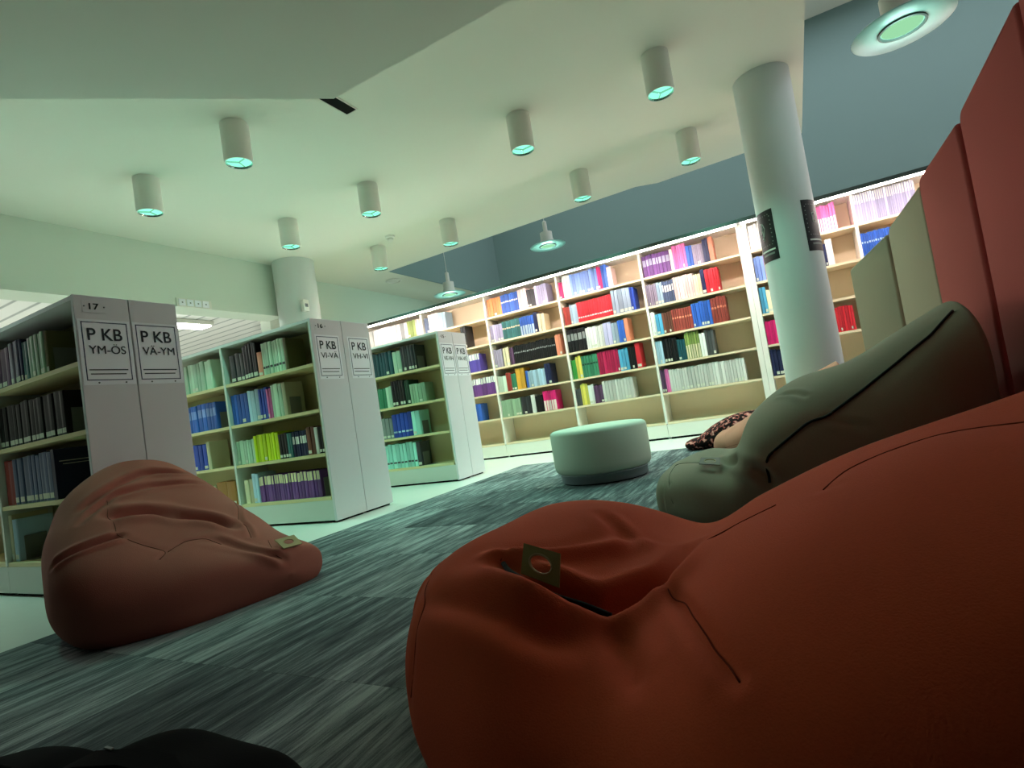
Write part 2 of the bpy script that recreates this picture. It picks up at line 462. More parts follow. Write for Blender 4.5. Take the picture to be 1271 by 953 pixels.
# ------------------------------------------------------------------ shelf-end signs
XE = -2.88
def face_text(parent, s, size, y, z, m, width=None, bold=.012, name='lettering', xo=.003):
    """text on a plane facing +X; y = start, z = baseline (local to parent)"""
    me, a, b_ = text_mesh(s, size, bold)
    o = obj(name, me, m, parent)
    sx = 1.0 if width is None else width / (b_ - a)
    o.matrix_local = Matrix(((0, 0, 1, xo), (sx, 0, 0, y - a * sx), (0, 1, 0, z), (0, 0, 0, 1)))
    return o
def sign(y0, y1, l2, label, tilt=0):
    w = y1 - y0; h = .315
    t = thing('shelf_sign', label, 'sign', (XE, y0, .985))
    obj('sheet', box(.0004, .0014, 0, w, 0, h), M['paper'], t)
    fr = bmesh.new(); a = .014; th = .0042
    for (ya, yb, za, zb) in ((a, w - a, .022, .022 + th), (a, w - a, h - .012 - th, h - .012), (a, a + th, .022, h - .012), (w - a - th, w - a, .022, h - .012)):
        box(.0015, .0022, ya, yb, za, zb, fr)
    obj('printed_frame', fr, M['navy_ink'], t)
    face_text(t, 'P KB', .083, a + .022, h - .100, M['ink'], w * .66, .009)
    face_text(t, l2, .056, a + .022, h - .165, M['ink'], w * .70, 0)
    for k, zz in enumerate((.070, .050)):
        obj('small_print', box(.0015, .0020, a + .014 + .004 * k, w - a - .016 - .01 * k, zz, zz + .005), M['ink'], t)
    for yy in (w * .28, w * .80):
        s = obj('screw', lathe([(0, .0035), (.003, .0035), (.004, 0)], 10), M['screw'], t, (.0014, yy, .011))
        s.rotation_euler = (0, math.pi / 2, 0)
    return t
def number(y, s, label):
    t = thing('shelf_number', label, 'sign', (XE, y, 1.345))
    face_text(t, s, .042, 0, .004, M['black_ink'], .042, .015, 'numeral', .0022)
    obj('plate', box(.0003, .0012, -.028, .072, -.012, .048), M['laminate'], t)
    for yy in (-.020, .064):
        sc = obj('screw', lathe([(0, .003), (.003, .003), (.0035, 0)], 10), M['screw'], t, (.0014, yy, .018)); sc.rotation_euler = (0, math.pi / 2, 0)
sign(1.316, 1.541, 'YM-ÖS', 'white paper sign reading P KB YM-ÖS on bookcase 17')
sign(1.553, 1.778, 'VÄ-YM', 'white paper sign reading P KB VÄ-YM on bookcase 17')
number(1.372, '17', 'black numeral on the bookcase end behind the rust beanbag')
sign(2.722, 2.947, 'VI-VÄ', 'white paper sign reading P KB VI-VÄ on bookcase 16')
sign(3.030, 3.255, 'VH-VI', 'white paper sign reading P KB VH-VI on bookcase 16')
number(2.765, '16', 'black numeral on the end of the bookcase with lime yellow books')
sign(4.215, 4.435, 'VE-VH', 'white paper sign reading P KB VE-VH on bookcase 15')
sign(4.452, 4.674, 'VA-VE', 'white paper sign reading P KB VA-VE on bookcase 15')
number(4.262, '15', 'black numeral on the bookcase end closest to the lit wall bookcase')

# ------------------------------------------------------------------ books
PAL = {'plum': (92, 62, 92), 'lilac grey': (150, 138, 160), 'navy': (34, 42, 78), 'teal': (58, 112, 112), 'sage green': (150, 178, 150),
       'black': (24, 24, 26), 'charcoal': (58, 58, 62), 'brick red': (160, 62, 54), 'slate blue': (84, 98, 130), 'cream': (222, 210, 176),
       'pale blue': (170, 198, 220), 'mint green': (186, 214, 190), 'blue': (52, 96, 186), 'royal blue': (44, 72, 168), 'tan': (184, 128, 62),
       'salmon': (224, 140, 112), 'pink': (222, 108, 170), 'lime yellow': (206, 222, 30), 'brown': (110, 66, 54), 'white': (232, 230, 228),
       'purple': (112, 66, 136), 'dark teal': (26, 74, 84), 'green': (62, 132, 100), 'dark green': (30, 66, 50), 'grey': (134, 138, 138),
       'aqua': (160, 218, 208), 'olive green': (140, 158, 84), 'blush': (236, 206, 204), 'violet': (94, 76, 168), 'orange': (240, 142, 84),
       'lavender': (176, 170, 204), 'pale mint': (204, 220, 204), 'mustard': (222, 164, 62), 'magenta': (216, 36, 112), 'periwinkle': (120, 148, 214),
       'red': (214, 48, 60), 'silver blue': (156, 170, 190), 'leaf green': (70, 160, 76), 'yellow': (222, 206, 96), 'crimson': (176, 34, 78),
       'sky blue': (86, 164, 204), 'dark grey': (78, 80, 82), 'pale grey': (206, 204, 200), 'rust': (150, 66, 58), 'olive brown': (88, 84, 52), 'beige': (196, 190, 160)}
BM = {k: mat('cover_' + k.replace(' ', '_'), srgb(*v), .45, .35, .05, 30) for k, v in PAL.items()}
ROWS = [
    ('17', 0, [(-4.059, -3.652, 'plum', 4, 0.2), (-3.652, -3.567, 'lilac grey', 2, 0.21), (-3.567, -3.512, 'navy', 2, 0.205), (-3.512, -3.449, 'teal', 2, 0.19), (-3.449, -3.275, 'sage green', 5, 0.2), (-3.275, -3.245, 'olive brown', 1, 0.2)]),
    ('17', 1, [(-4.14, -3.138, 'black', 14, 0.205)]),
    ('17', 2, [(-4.218, -3.864, 'charcoal', 6, 0.225), (-3.864, -3.748, 'brick red', 2, 0.22), (-3.748, -3.323, 'slate blue', 9, 0.225)]),
    ('17', 3, [(-3.87, -3.831, 'cream', 1, 0.235), (-3.831, -3.783, 'pale blue', 1, 0.21)]),
    ('16a', 0, [(-4.435, -4.049, 'mint green', 9, 0.215)]),
    ('16a', 1, [(-4.436, -4.054, 'blue', 8, 0.2)]),
    ('16a', 2, [(-4.456, -4.242, 'royal blue', 5, 0.19), (-4.242, -4.20, 'beige', 1, 0.2)]),
    ('16a', 3, [(-4.283, -4.18, 'cream', 3, 0.15), (-4.18, -3.94, 'tan', 2, 0.17)]),
    ('16b', 0, [(-3.819, -3.665, 'charcoal', 3, 0.2), (-3.665, -3.507, 'black', 5, 0.245), (-3.507, -3.453, 'salmon', 1, 0.17), (-3.453, -3.208, 'mint green', 8, 0.22), (-3.208, -3.175, 'olive brown', 1, 0.21)]),
    ('16b', 1, [(-3.894, -3.674, 'blue', 5, 0.21), (-3.674, -3.544, 'pale blue', 3, 0.215), (-3.544, -3.454, 'royal blue', 3, 0.215), (-3.454, -3.41, 'pink', 2, 0.2), (-3.41, -3.288, 'mint green', 3, 0.22), (-3.288, -3.25, 'beige', 1, 0.225)]),
    ('16b', 2, [(-3.869, -3.661, 'mint green', 7, 0.165), (-3.661, -3.392, 'lime yellow', 8, 0.185), (-3.392, -3.298, 'black', 3, 0.17), (-3.298, -3.247, 'teal', 2, 0.165), (-3.247, -3.099, 'navy', 6, 0.165), (-3.099, -3.018, 'brown', 2, 0.185), (-3.018, -2.987, 'white', 1, 0.175), (-2.987, -2.932, 'black', 2, 0.17)]),
    ('16b', 3, [(-3.834, -3.74, 'cream', 2, 0.165), (-3.74, -3.666, 'pale blue', 2, 0.2), (-3.666, -3.021, 'purple', 22, 0.175)]),
    ('15', 0, [(-3.742, -3.489, 'dark teal', 6, 0.22), (-3.479, -3.376, 'mint green', 2, 0.2), (-3.376, -3.197, 'charcoal', 6, 0.225)]),
    ('15', 1, [(-3.749, -3.622, 'green', 4, 0.185), (-3.622, -3.549, 'mint green', 2, 0.19), (-3.549, -3.386, 'black', 5, 0.23), (-3.386, -3.326, 'dark green', 2, 0.22), (-3.326, -3.14, 'sage green', 5, 0.17)]),
    ('15', 2, [(-3.743, -3.596, 'grey', 3, 0.19), (-3.596, -3.353, 'royal blue', 5, 0.215), (-3.353, -3.254, 'aqua', 2, 0.22)]),
    ('15', 3, [(-3.736, -3.349, 'aqua', 9, 0.22), (-3.349, -3.30, 'charcoal', 1, 0.215)]),
    ('B0', 0, [(-5.388, -4.717, 'white', 10, 0.2), (-4.717, -4.645, 'grey', 1, 0.2), (-4.645, -4.589, 'white', 1, 0.2), (-4.589, -4.449, 'olive green', 3, 0.2), (-4.449, -4.298, 'blush', 4, 0.2)]),
    ('B1', 0, [(-4.298, -4.23, 'slate blue', 2, 0.18), (-4.23, -4.07, 'white', 3, 0.21), (-4.07, -3.952, 'pale blue', 3, 0.205)]),
    ('B1', 1, [(-3.754, -3.678, 'charcoal', 2, 0.26)]),
    ('B1', 2, [(-3.725, -3.528, 'violet', 5, 0.21)]),
    ('B1', 3, [(-3.745, -3.333, 'purple', 11, 0.2)]),
    ('B1', 4, [(-3.764, -3.617, 'blue', 3, 0.2)]),
    ('B2', 0, [(-3.303, -3.102, 'orange', 5, 0.2), (-3.102, -2.862, 'blue', 8, 0.21), (-2.862, -2.739, 'blush', 3, 0.22), (-2.739, -2.629, 'charcoal', 4, 0.19), (-2.629, -2.467, 'lavender', 5, 0.21)]),
    ('B2', 1, [(-3.313, -3.136, 'lavender', 5, 0.19), (-3.136, -2.885, 'teal', 8, 0.2), (-2.885, -2.696, 'blue', 6, 0.2), (-2.696, -2.642, 'navy', 2, 0.22), (-2.642, -2.555, 'cream', 2, 0.19)]),
    ('B2', 2, [(-3.335, -3.194, 'lilac grey', 4, 0.2), (-3.183, -3.102, 'cream', 2, 0.2), (-3.09, -3.033, 'plum', 2, 0.19), (-3.033, -2.464, 'black', 22, 0.2), (-2.464, -2.39, 'salmon', 2, 0.22)]),
    ('B2', 3, [(-3.333, -3.192, 'pale mint', 3, 0.18), (-3.192, -3.123, 'brick red', 2, 0.2), (-3.123, -3.055, 'green', 2, 0.18), (-3.055, -2.931, 'mustard', 2, 0.23), (-2.92, -2.887, 'blue', 1, 0.19), (-2.887, -2.657, 'pale blue', 7, 0.18), (-2.657, -2.582, 'navy', 2, 0.22)]),
    ('B2', 4, [(-3.342, -3.043, 'sage green', 8, 0.19), (-3.032, -2.909, 'charcoal', 4, 0.19), (-2.898, -2.843, 'white', 1, 0.2), (-2.843, -2.745, 'black', 3, 0.18), (-2.734, -2.564, 'magenta', 5, 0.21)]),
    ('B3', 0, [(-2.319, -2.257, 'magenta', 2, 0.18), (-2.257, -2.164, 'white', 3, 0.23), (-2.164, -1.826, 'periwinkle', 10, 0.23), (-1.826, -1.777, 'magenta', 2, 0.23), (-1.777, -1.71, 'blue', 2, 0.24), (-1.71, -1.653, 'blush', 2, 0.2)]),
    ('B3', 1, [(-2.302, -2.22, 'brick red', 2, 0.19), (-2.22, -2.129, 'pale blue', 3, 0.2), (-2.129, -1.708, 'red', 15, 0.21), (-1.708, -1.493, 'silver blue', 5, 0.24), (-1.493, -1.447, 'royal blue', 2, 0.23)]),
    ('B3', 2, [(-2.328, -2.075, 'black', 5, 0.24), (-2.075, -1.859, 'white', 7, 0.22), (-1.859, -1.764, 'lavender', 2, 0.23), (-1.764, -1.688, 'silver blue', 2, 0.21), (-1.688, -1.613, 'blue', 3, 0.22), (-1.613, -1.567, 'salmon', 1, 0.23)]),
    ('B3', 3, [(-2.352, -2.25, 'leaf green', 4, 0.2), (-2.25, -2.18, 'yellow', 2, 0.23), (-2.18, -1.982, 'green', 6, 0.22), (-1.982, -1.733, 'crimson', 8, 0.23), (-1.733, -1.621, 'sky blue', 3, 0.22), (-1.621, -1.538, 'black', 3, 0.22), (-1.538, -1.484, 'red', 1, 0.25)]),
    ('B3', 4, [(-2.336, -2.244, 'dark grey', 3, 0.18), (-2.244, -2.154, 'yellow', 3, 0.22), (-2.154, -2.085, 'white', 2, 0.2), (-2.085, -1.978, 'plum', 4, 0.18), (-1.978, -1.62, 'pale grey', 10, 0.21)]),
    ('B4', 0, [(-1.302, -1.004, 'purple', 8, 0.21), (-1.004, -0.97, 'blush', 1, 0.21), (-0.97, -0.835, 'pink', 6, 0.23), (-0.835, -0.768, 'blue', 2, 0.2), (-0.768, -0.662, 'lilac grey', 6, 0.19), (-0.662, -0.605, 'navy', 2, 0.22), (-0.605, -0.557, 'salmon', 1, 0.23)]),
    ('B4', 1, [(-1.33, -1.197, 'lilac grey', 6, 0.21), (-1.197, -1.136, 'pale blue', 2, 0.21), (-1.136, -1.015, 'slate blue', 5, 0.21), (-1.015, -0.806, 'blush', 8, 0.22), (-0.806, -0.732, 'cream', 3, 0.2), (-0.732, -0.691, 'navy', 1, 0.23), (-0.691, -0.555, 'red', 6, 0.22)]),
    ('B4', 2, [(-1.341, -1.261, 'white', 3, 0.23), (-1.261, -1.191, 'sky blue', 2, 0.2), (-1.191, -1.087, 'brown', 4, 0.2), (-1.087, -0.877, 'rust', 8, 0.21), (-0.877, -0.681, 'blue', 7, 0.23), (-0.681, -0.53, 'rust', 6, 0.24)]),
    ('B4', 3, [(-1.332, -1.235, 'pale blue', 3, 0.22), (-1.235, -1.081, 'black', 6, 0.23), (-1.081, -0.996, 'dark teal', 3, 0.2), (-0.996, -0.847, 'olive green', 6, 0.25), (-0.847, -0.79, 'white', 2, 0.22), (-0.79, -0.701, 'dark grey', 3, 0.24)]),
    ('B4', 4, [(-1.324, -1.263, 'plum', 2, 0.22), (-1.263, -1.219, 'pink', 2, 0.23), (-1.219, -0.457, 'pale grey', 26, 0.21)]),
    ('B5', 0, [(-0.307, -0.009, 'white', 12, 0.23)]),
    ('B5', 1, [(-0.314, -0.224, 'periwinkle', 3, 0.22), (-0.224, -0.032, 'blush', 9, 0.23)]),
    ('B5', 2, [(-0.307, -0.247, 'sky blue', 2, 0.23), (-0.247, -0.18, 'cream', 2, 0.2), (-0.18, -0.056, 'brown', 4, 0.19)]),
    ('B5', 3, [(-0.307, -0.079, 'magenta', 10, 0.21)]),
    ('B5', 4, [(-0.299, -0.059, 'navy', 7, 0.23)]),
    ('B5', 0, [(.37,.55,'pink',8,.23)]),
    ('B5', 1, [(.385,.42,'navy',2,.19),(.42,.475,'white',1,.22)]),
    ('B5', 3, [(.38,.545,'red',8,.21)]),
    ('B6', 0, [(0.703, 1.17, 'lavender', 26, 0.24)]),
    ('B6', 1, [(0.702, 0.951, 'blue', 14, 0.2)]),
]
WHERE = {'17': 'the bookcase behind the rust beanbag', '16a': 'the middle bookcase, bay beyond its divider', '16b': 'the middle bookcase, bay by its signs', '15': 'the bookcase closest to the wall bookcase',
         'B0': 'wall bookcase, bay above bookcase 16', 'B1': 'wall bookcase, bay behind bookcase 15', 'B2': 'wall bookcase, bay beside bookcase 15',
         'B3': 'wall bookcase, bay behind the pouf', 'B4': 'wall bookcase, bay beside the column', 'B5': 'wall bookcase, bay behind the column',
         'B6': 'wall bookcase, bay above the green panels'}
ORD = ['top', 'second', 'third', 'fourth', 'fifth']
LIM = {'17': (-3.866, -2.93), '16a': (-4.87, -3.90), '16b': (-3.868, -2.93), '15': (-3.868, -2.93), 'B0': (-5.31, -4.345), 'B1': (-4.315, -3.345),
       'B2': (-3.315, -2.34), 'B3': (-2.31, -1.34), 'B4': (-1.31, -.33), 'B5': (-.214, .675), 'B6': (.705, 1.675)}
YF = {'17': 1.335, '16a': 2.725, '16b': 2.725, '15': 4.235}

STYLE = {('B1', 2, 'violet'): ('top', 'white'), ('B1', 3, 'purple'): ('top', 'white'), ('B2', 0, 'blue'): ('line', 'white'), ('B2', 1, 'teal'): ('line', 'cream'),
         ('B2', 1, 'blue'): ('low', 'pale blue'), ('B2', 2, 'black'): ('line', 'grey'), ('B3', 1, 'red'): ('lowline', 'blush'), ('B3', 2, 'black'): ('title', 'grey'),
         ('B5', 1, 'blush'): ('top', 'violet'), ('B5', 0, 'pink'): ('low', 'white'), ('B6', 0, 'lavender'): ('top', 'white'), ('B6', 1, 'blue'): ('line', 'pale blue'),
         ('16b', 3, 'purple'): ('top', 'cream'), ('16a', 1, 'blue'): ('title', 'periwinkle'), ('15', 3, 'aqua'): ('lowline', 'dark grey'), ('B4', 0, 'purple'): ('title', 'lavender'),
         ('B4', 1, 'slate blue'): ('title', 'white'), ('B4', 2, 'rust'): ('line', 'salmon'), ('16b', 2, 'navy'): ('title', 'white'), ('16b', 0, 'mint green'): ('lowline', 'charcoal'),
         ('B3', 3, 'green'): ('line', 'dark green'), ('B4', 3, 'olive green'): ('low', 'cream'), ('B2', 4, 'magenta'): ('low', 'blush'), ('15', 2, 'royal blue'): ('lowline', 'pale blue')}
BAND = {'label': (.05, .16), 'top': (.66, .995), 'line': (.56, .64), 'lowline': (.20, .27), 'title': (.50, .80), 'low': (.01, .52)}
def book_mesh(kind):
    bm = bmesh.new()
    n0 = 0
    def bx(x0, x1, y0, y1, z0, z1, mi):
        nonlocal n0
        box(x0, x1, y0, y1, z0, z1, bm); bm.faces.ensure_lookup_table()
        for f in bm.faces[n0:]: f.material_index = mi
        n0 = len(bm.faces)
    bx(-.5, -.43, .04, 1, 0, 1, 0); bx(.43, .5, .04, 1, 0, 1, 0)
    # rounded spine
    prof = [(-.5, .04), (-.42, .012), (0, 0), (.42, .012), (.5, .04)]
    a = [bm.verts.new((x, y, 0)) for x, y in prof]; c = [bm.verts.new((x, y, 1)) for x, y in prof]
    for i in range(4): bm.faces.new((a[i], a[i + 1], c[i + 1], c[i]))
    bm.faces.new(a[::-1]); bm.faces.new(c)
    bm.faces.ensure_lookup_table()
    for f in bm.faces[n0:]: f.material_index = 0
    n0 = len(bm.faces)
    bx(-.43, .43, .04, .97, .02, .98, 1)
    if kind:
        z0, z1 = BAND[kind]
        v = [bm.verts.new(p) for p in ((-.40, .008, z0), (0, -.004, z0), (.40, .008, z0), (.40, .008, z1), (0, -.004, z1), (-.40, .008, z1))]
        for q in ((0, 1, 4, 5), (1, 2, 3, 4)): bm.faces.new([v[k] for k in q]).material_index = 2
    me = bpy.data.meshes.new('book'); bm.to_mesh(me); bm.free()
    for m in (None, M['pages'], None): me.materials.append(m)
    return me
BOOK = {k: book_mesh(k) for k in list(BAND) + [None]}
def vary(m):
    nt = m.node_tree; b_ = nt.nodes['Principled BSDF']; src = b_.inputs['Base Color'].links[0].from_socket
    oi = nt.nodes.new('ShaderNodeObjectInfo'); mr = nt.nodes.new('ShaderNodeMapRange')
    mr.inputs[3].default_value = .72; mr.inputs[4].default_value = 1.28
    nt.links.new(oi.outputs['Random'], mr.inputs[0])
    hv = nt.nodes.new('ShaderNodeHueSaturation'); nt.links.new(mr.outputs[0], hv.inputs['Value']); nt.links.new(src, hv.inputs['Color'])
    nt.links.new(hv.outputs[0], b_.inputs['Base Color'])
for m in BM.values(): vary(m)
specs = []
for case, r, runs in ROWS:
    lo, hi = LIM[case]
    wall = case[0] == 'B'
    z = (BZ if wall else FZ)[r] + .0015
    yf = 6.0 if wall else YF[case]
    if case == 'B5' and runs[0][0] < 0:
        sh = -.212 - runs[0][0]
        runs = [(a + sh, b_ + sh, c, n, h) for a, b_, c, n, h in runs]
    for a, b_, c, n, h in runs:
        a = max(a, lo); b_ = min(b_, hi)
        if b_ - a < .01: continue
        w = [1 + random.uniform(-.25, .25) for _ in range(n)]; s = sum(w); x = a
        for k in range(n):
            t = (b_ - a) * w[k] / s
            hh = h * (1 + random.uniform(-.025, .025)) * (1.12 if wall else 1.08)
            d = min(.165 if not wall else .19, hh * .78)
            specs.append(dict(case=case, r=r, c=c, x=x + t / 2, t=t - .0012, h=hh, d=d, y=yf + random.uniform(0, .008), z=z))
            x += t
for s in specs:
    s['app'] = s['t'] * s['h'] / ((s['x']) ** 2 + s['y'] ** 2)
    if s['case'] == '17' and s['x'] < -4.0: s['app'] *= .02
specs.sort(key=lambda s: -s['app'])
for s in specs[:300]:
    st = STYLE.get((s['case'], s['r'], s['c']))
    if st is None and (s['c'] in ('black', 'slate blue', 'navy', 'charcoal') or random.random() < .3): st = ('label', None)
    o = bpy.data.objects.new('book', BOOK[st[0] if st else None]); COL.objects.link(o)
    o.location = (s['x'], s['y'], s['z']); o.scale = (s['t'], s['d'], s['h'])
    o.material_slots[0].link = 'OBJECT'; o.material_slots[0].material = BM[s['c']]
    o.material_slots[2].link = 'OBJECT'; o.material_slots[2].material = BM[st[1]] if st and st[1] else M['booklabel']
    tag(o, '%s book on the %s shelf of %s' % (s['c'], ORD[s['r']], WHERE[s['case']]), 'book', '%s books, %s shelf, %s' % (s['c'], ORD[s['r']], WHERE[s['case']]))
# the remaining far books: one mesh, each book with the colour of its own cover
vs, fs, cs = [], [], []
LAB = srgb(214, 214, 200)
for s in specs[300:]:
    x0, x1, y0, y1, z0, z1 = s['x'] - s['t'] / 2, s['x'] + s['t'] / 2, s['y'], s['y'] + s['d'], s['z'], s['z'] + s['h']
    k = random.uniform(.72, 1.25); c = tuple(min(1, v * k) for v in srgb(*PAL[s['c']])[:3]) + (1,)
    n = len(vs); ch = min(.003, s['t'] * .2)
    pts = [(x0, y0 + ch), (x0 + ch, y0), (x1 - ch, y0), (x1, y0 + ch), (x1, y1), (x0, y1)]
    vs += [(x, y, z0) for x, y in pts] + [(x, y, z1) for x, y in pts]
    for q in range(6): fs.append((n + q, n + (q + 1) % 6, n + 6 + (q + 1) % 6, n + 6 + q)); cs.append(c)
    fs.append(tuple(n + 6 + q for q in range(6))); cs.append(srgb(214, 206, 186))
    st = STYLE.get((s['case'], s['r'], s['c'])) or (('label', None) if random.random() < .3 else None)
    if st:
        a, b_ = BAND[st[0]]; n = len(vs); za, zb = z0 + s['h'] * a, z0 + s['h'] * b_
        vs += [(x0 + ch, y0 - .0008, za), (x1 - ch, y0 - .0008, za), (x1 - ch, y0 - .0008, zb), (x0 + ch, y0 - .0008, zb)]
        fs.append((n, n + 1, n + 2, n + 3)); cs.append(tuple(min(1, v * k) for v in srgb(*PAL[st[1]])[:3]) + (1,) if st[1] else LAB)
me = bpy.data.meshes.new('small_books'); me.from_pydata(vs, [], fs)
at_ = me.color_attributes.new('cover_colour', 'FLOAT_COLOR', 'CORNER')
buf = []
for p, c in zip(me.polygons, cs): buf += list(c) * p.loop_total
at_.data.foreach_set('color', buf)
mb = mat('far_book_covers', (1, 1, 1, 1), .45, .35)
an = mb.node_tree.nodes.new('ShaderNodeVertexColor'); an.layer_name = 'cover_colour'
mb.node_tree.links.new(an.outputs[0], mb.node_tree.nodes['Principled BSDF'].inputs['Base Color'])
o = obj('distant_books', me, mb); o['kind'] = 'stuff'
tag(o, 'many small coloured books filling the lit wall bookcase shelves', 'books')

# bookends holding up the ends of runs
def bookend(x, y, z, label, h=.13):
    t = thing('bookend', label, 'bookend', (x, y, z), 'grey steel bookends on the shelves')
    obj('upright_plate', box(0, .002, .03, .13, 0, h, None, .0008), M['steel'], t)
    obj('foot_plate', box(.0021, .09, .03, .13, 0, .0015), M['steel'], t)
for case, r, xe, y in (('17', 0, -3.243, 1.335), ('17', 1, -3.136, 1.335), ('17', 3, -3.780, 1.335), ('16a', 1, -4.052, 2.725), ('16b', 1, -3.247, 2.725), ('16b', 3, -3.019, 2.725),
                    ('15', 0, -3.195, 4.235), ('15', 2, -3.252, 4.235), ('15', 3, -3.297, 4.235)):
    bookend(xe + .001, y, FZ[r] + .001, 'grey steel bookend on the %s shelf of %s' % (ORD[r], WHERE[case]))
# title print on the navy cover that closes the third row of bookcase 17
t = thing('book', 'large navy bound volume with two title lines closing the third shelf of bookcase 17', 'book', (-3.302, 1.335, FZ[2] + .0015))
obj('cover', box(-.017, .017, 0, .19, 0, .25, None, .002), BM['navy'], t)
obj('title_line', box(.0171, .0175, .02, .17, .185, .189), M['booklabel'], t)
obj('title_line', box(.0171, .0175, .035, .155, .170, .173), M['booklabel'], t)

# ------------------------------------------------------------------ ceiling lamps
def downlight(x, y, where):
    t = thing('ceiling_downlight', 'white cylindrical downlight ' + where, 'ceiling light', (x, y, ZC), 'cylindrical ceiling downlights')
    r = .092; L = .275
    smooth(obj('housing', lathe([(0, -.001), (r, -.001), (r, -L), (r - .006, -L), (r - .006, -L + .06)], 40), M['lampwhite'], t))
    rf = smooth(obj('reflector', lathe([(r - .007, -L + .002), (r * .88, -L + .014)], 24), M['chrome'], t), 5)
    obj('lamp_lens', lathe([(0, -L + .015), (r * .88, -L + .015)], 24), M['lampglow'], rf)
    for k in range(3):
        a = k * 2.094 + .4
        obj('reflector_fin', box(-.001, .001, 0, r - .012, -L + .003, -L + .014), M['chrome'], rf).rotation_euler = (0, 0, a)
    ld = bpy.data.lights.new('downlight_beam', 'SPOT'); ld.energy = SPOT_W; ld.color = SPOT_COL
    ld.spot_size = math.radians(112); ld.spot_blend = .6; ld.shadow_soft_size = .06
    lo = bpy.data.objects.new('downlight_beam', ld); COL.objects.link(lo); lo.parent = t; lo.location = (0, 0, -L - .012)
for p in ((-3.11, 2.49, 'nearest the slot vent in the ceiling'), (-4.21, 2.505, 'by the beam, nearest the row of sockets'), (-3.154, 3.85, 'over the aisle beyond the middle bookcase'),
          (-4.23, 3.86, 'right in front of the column by the beam'), (-1.57, 3.81, 'straight above the white pouf'), (-.507, 3.80, 'straight above the blush beanbag'),
          (-.535, 5.15, 'at the void edge nearest the column with posters'), (-1.584, 5.17, 'at the void edge between pouf and wall bookcase'), (-3.185, 5.18, 'at the void edge beyond the bookcase with the VA-VE sign'),
          (-4.248, 5.215, 'at the corner of the void beside the smoke detector'), (-4.21, 1.16, 'over the bookcase behind the rust beanbag')):
    downlight(*p)

def pendant(x, y, z, label, watt=PEND_W):
    t = thing('pendant_lamp', label, 'pendant lamp', (x, y, z))
    smooth(obj('shade_disc', lathe([(.10, .012), (.245, .004), (.25, 0), (.245, -.004), (.10, .0)], 56), M['glass'], t), 60)
    smooth(obj('lamp_body', lathe([(.115, .004), (.115, .03), (.085, .10), (.085, .19), (.05, .20), (0, .20)], 40), M['lampwhite'], t), 35)
    ring = smooth(obj('aperture_ring', lathe([(.118, .004), (.118, -.010), (.108, -.012), (.104, .0)], 40), M['canopy'], t), 40)
    obj('lamp_lens', lathe([(0, .001), (.104, .001)], 32), M['pendglow'], ring)
    smooth(obj('neck', lathe([(.03, .20), (.03, .34), (.012, .36)], 20), M['lampwhite'], t))
    obj('cable', tube([(0, 0, .36), (0, 0, 5.70 - z)], .004, 6), M['lampwhite'], t)
    ld = bpy.data.lights.new('pendant_beam', 'POINT'); ld.energy = watt; ld.color = PEND_COL; ld.shadow_soft_size = .1
    lo = bpy.data.objects.new('pendant_beam', ld); COL.objects.link(lo); lo.parent = t; lo.location = (0, 0, -.12)
pendant(-2.76, 7.03, 2.76, 'glass disc pendant lamp hanging above the middle of the wall bookcase')
pendant(-4.52, 7.10, 2.50, 'glass disc pendant lamp half hidden behind the wall bookcase top')
pendant(.83, 3.82, 2.365, 'large glass disc pendant lamp beside the round column', 7.0)

# next-room luminaires
def luminaire(x, y, label):
    t = thing('fluorescent_luminaire', label, 'ceiling light', (x, y, 2.419), 'fluorescent luminaires of the next room')
    obj('casing', box(-.14, .14, -.75, .75, -.06, 0, None, .01), M['lampwhite'], t)
    obj('diffuser', box(-.11, .11, -.72, .72, -.075, -.061), M['tube'], t)
for x, y in ((-7.0, 4.0), (-7.0, 1.2), (-9.4, 4.0), (-9.4, 1.2)):
    luminaire(x, y, 'white fluorescent ceiling light in the bright next room')

# vent, detector, ring vent, sockets, sensor
t = thing('ceiling_vent', 'dark rectangular slot vent in the ceiling beside the bulkhead', 'vent', (-2.425, 2.60, ZC))
obj('dark_slot', box(-.045, .045, -.30, .31, -.004, -.0005), M['dark'], t)  # flat plate, coloured dark for the shade of a recess
fr = bmesh.new()
for a in ((-.05, -.045, -.305, .315), (.045, .05, -.305, .315), (-.045, .045, .31, .315), (-.045, .045, -.305, -.30)): box(a[0], a[1], a[2], a[3], -.008, -.0005, fr)
obj('frame', fr, M['lampwhite'], t)
t = thing('smoke_detector', 'small white smoke detector on the ceiling between the downlights', 'detector', (-3.90, 5.03, ZC))
smooth(obj('base', lathe([(0, -.0005), (.055, -.0005), (.055, -.02), (.045, -.026), (0, -.026)], 28), M['lampwhite'], t))
smooth(obj('sensor_cap', lathe([(.034, -.0265), (.034, -.05), (.02, -.062), (0, -.064)], 24), M['lampwhite'], t))
t = thing('ring_vent', 'flat round air valve on the ceiling beside the void', 'vent', (-5.13, 6.55, ZC))
smooth(obj('outer_ring', lathe([(.12, -.0005), (.125, -.012), (.10, -.02), (.085, -.006)], 32), M['lampwhite'], t))
smooth(obj('centre_disc', lathe([(.07, -.0005), (.075, -.016), (0, -.02)], 28), M['lampwhite'], t))
t = thing('socket_strip', 'row of small white sockets under the left beam', 'socket', (-5.47, 3.42, 2.205))
obj('back_plate', box(.0005, .012, -.02, .36, -.04, .05), M['lampwhite'], t)
for k in range(4):
    s_ = obj('socket', box(.0125, .022, .0 + .085 * k, .07 + .085 * k, -.03, .04, None, .004), M['paper'], t)
    obj('hole', box(.0222, .0228, .028 + .085 * k, .042 + .085 * k, -.004, .010), M['screw'], s_)
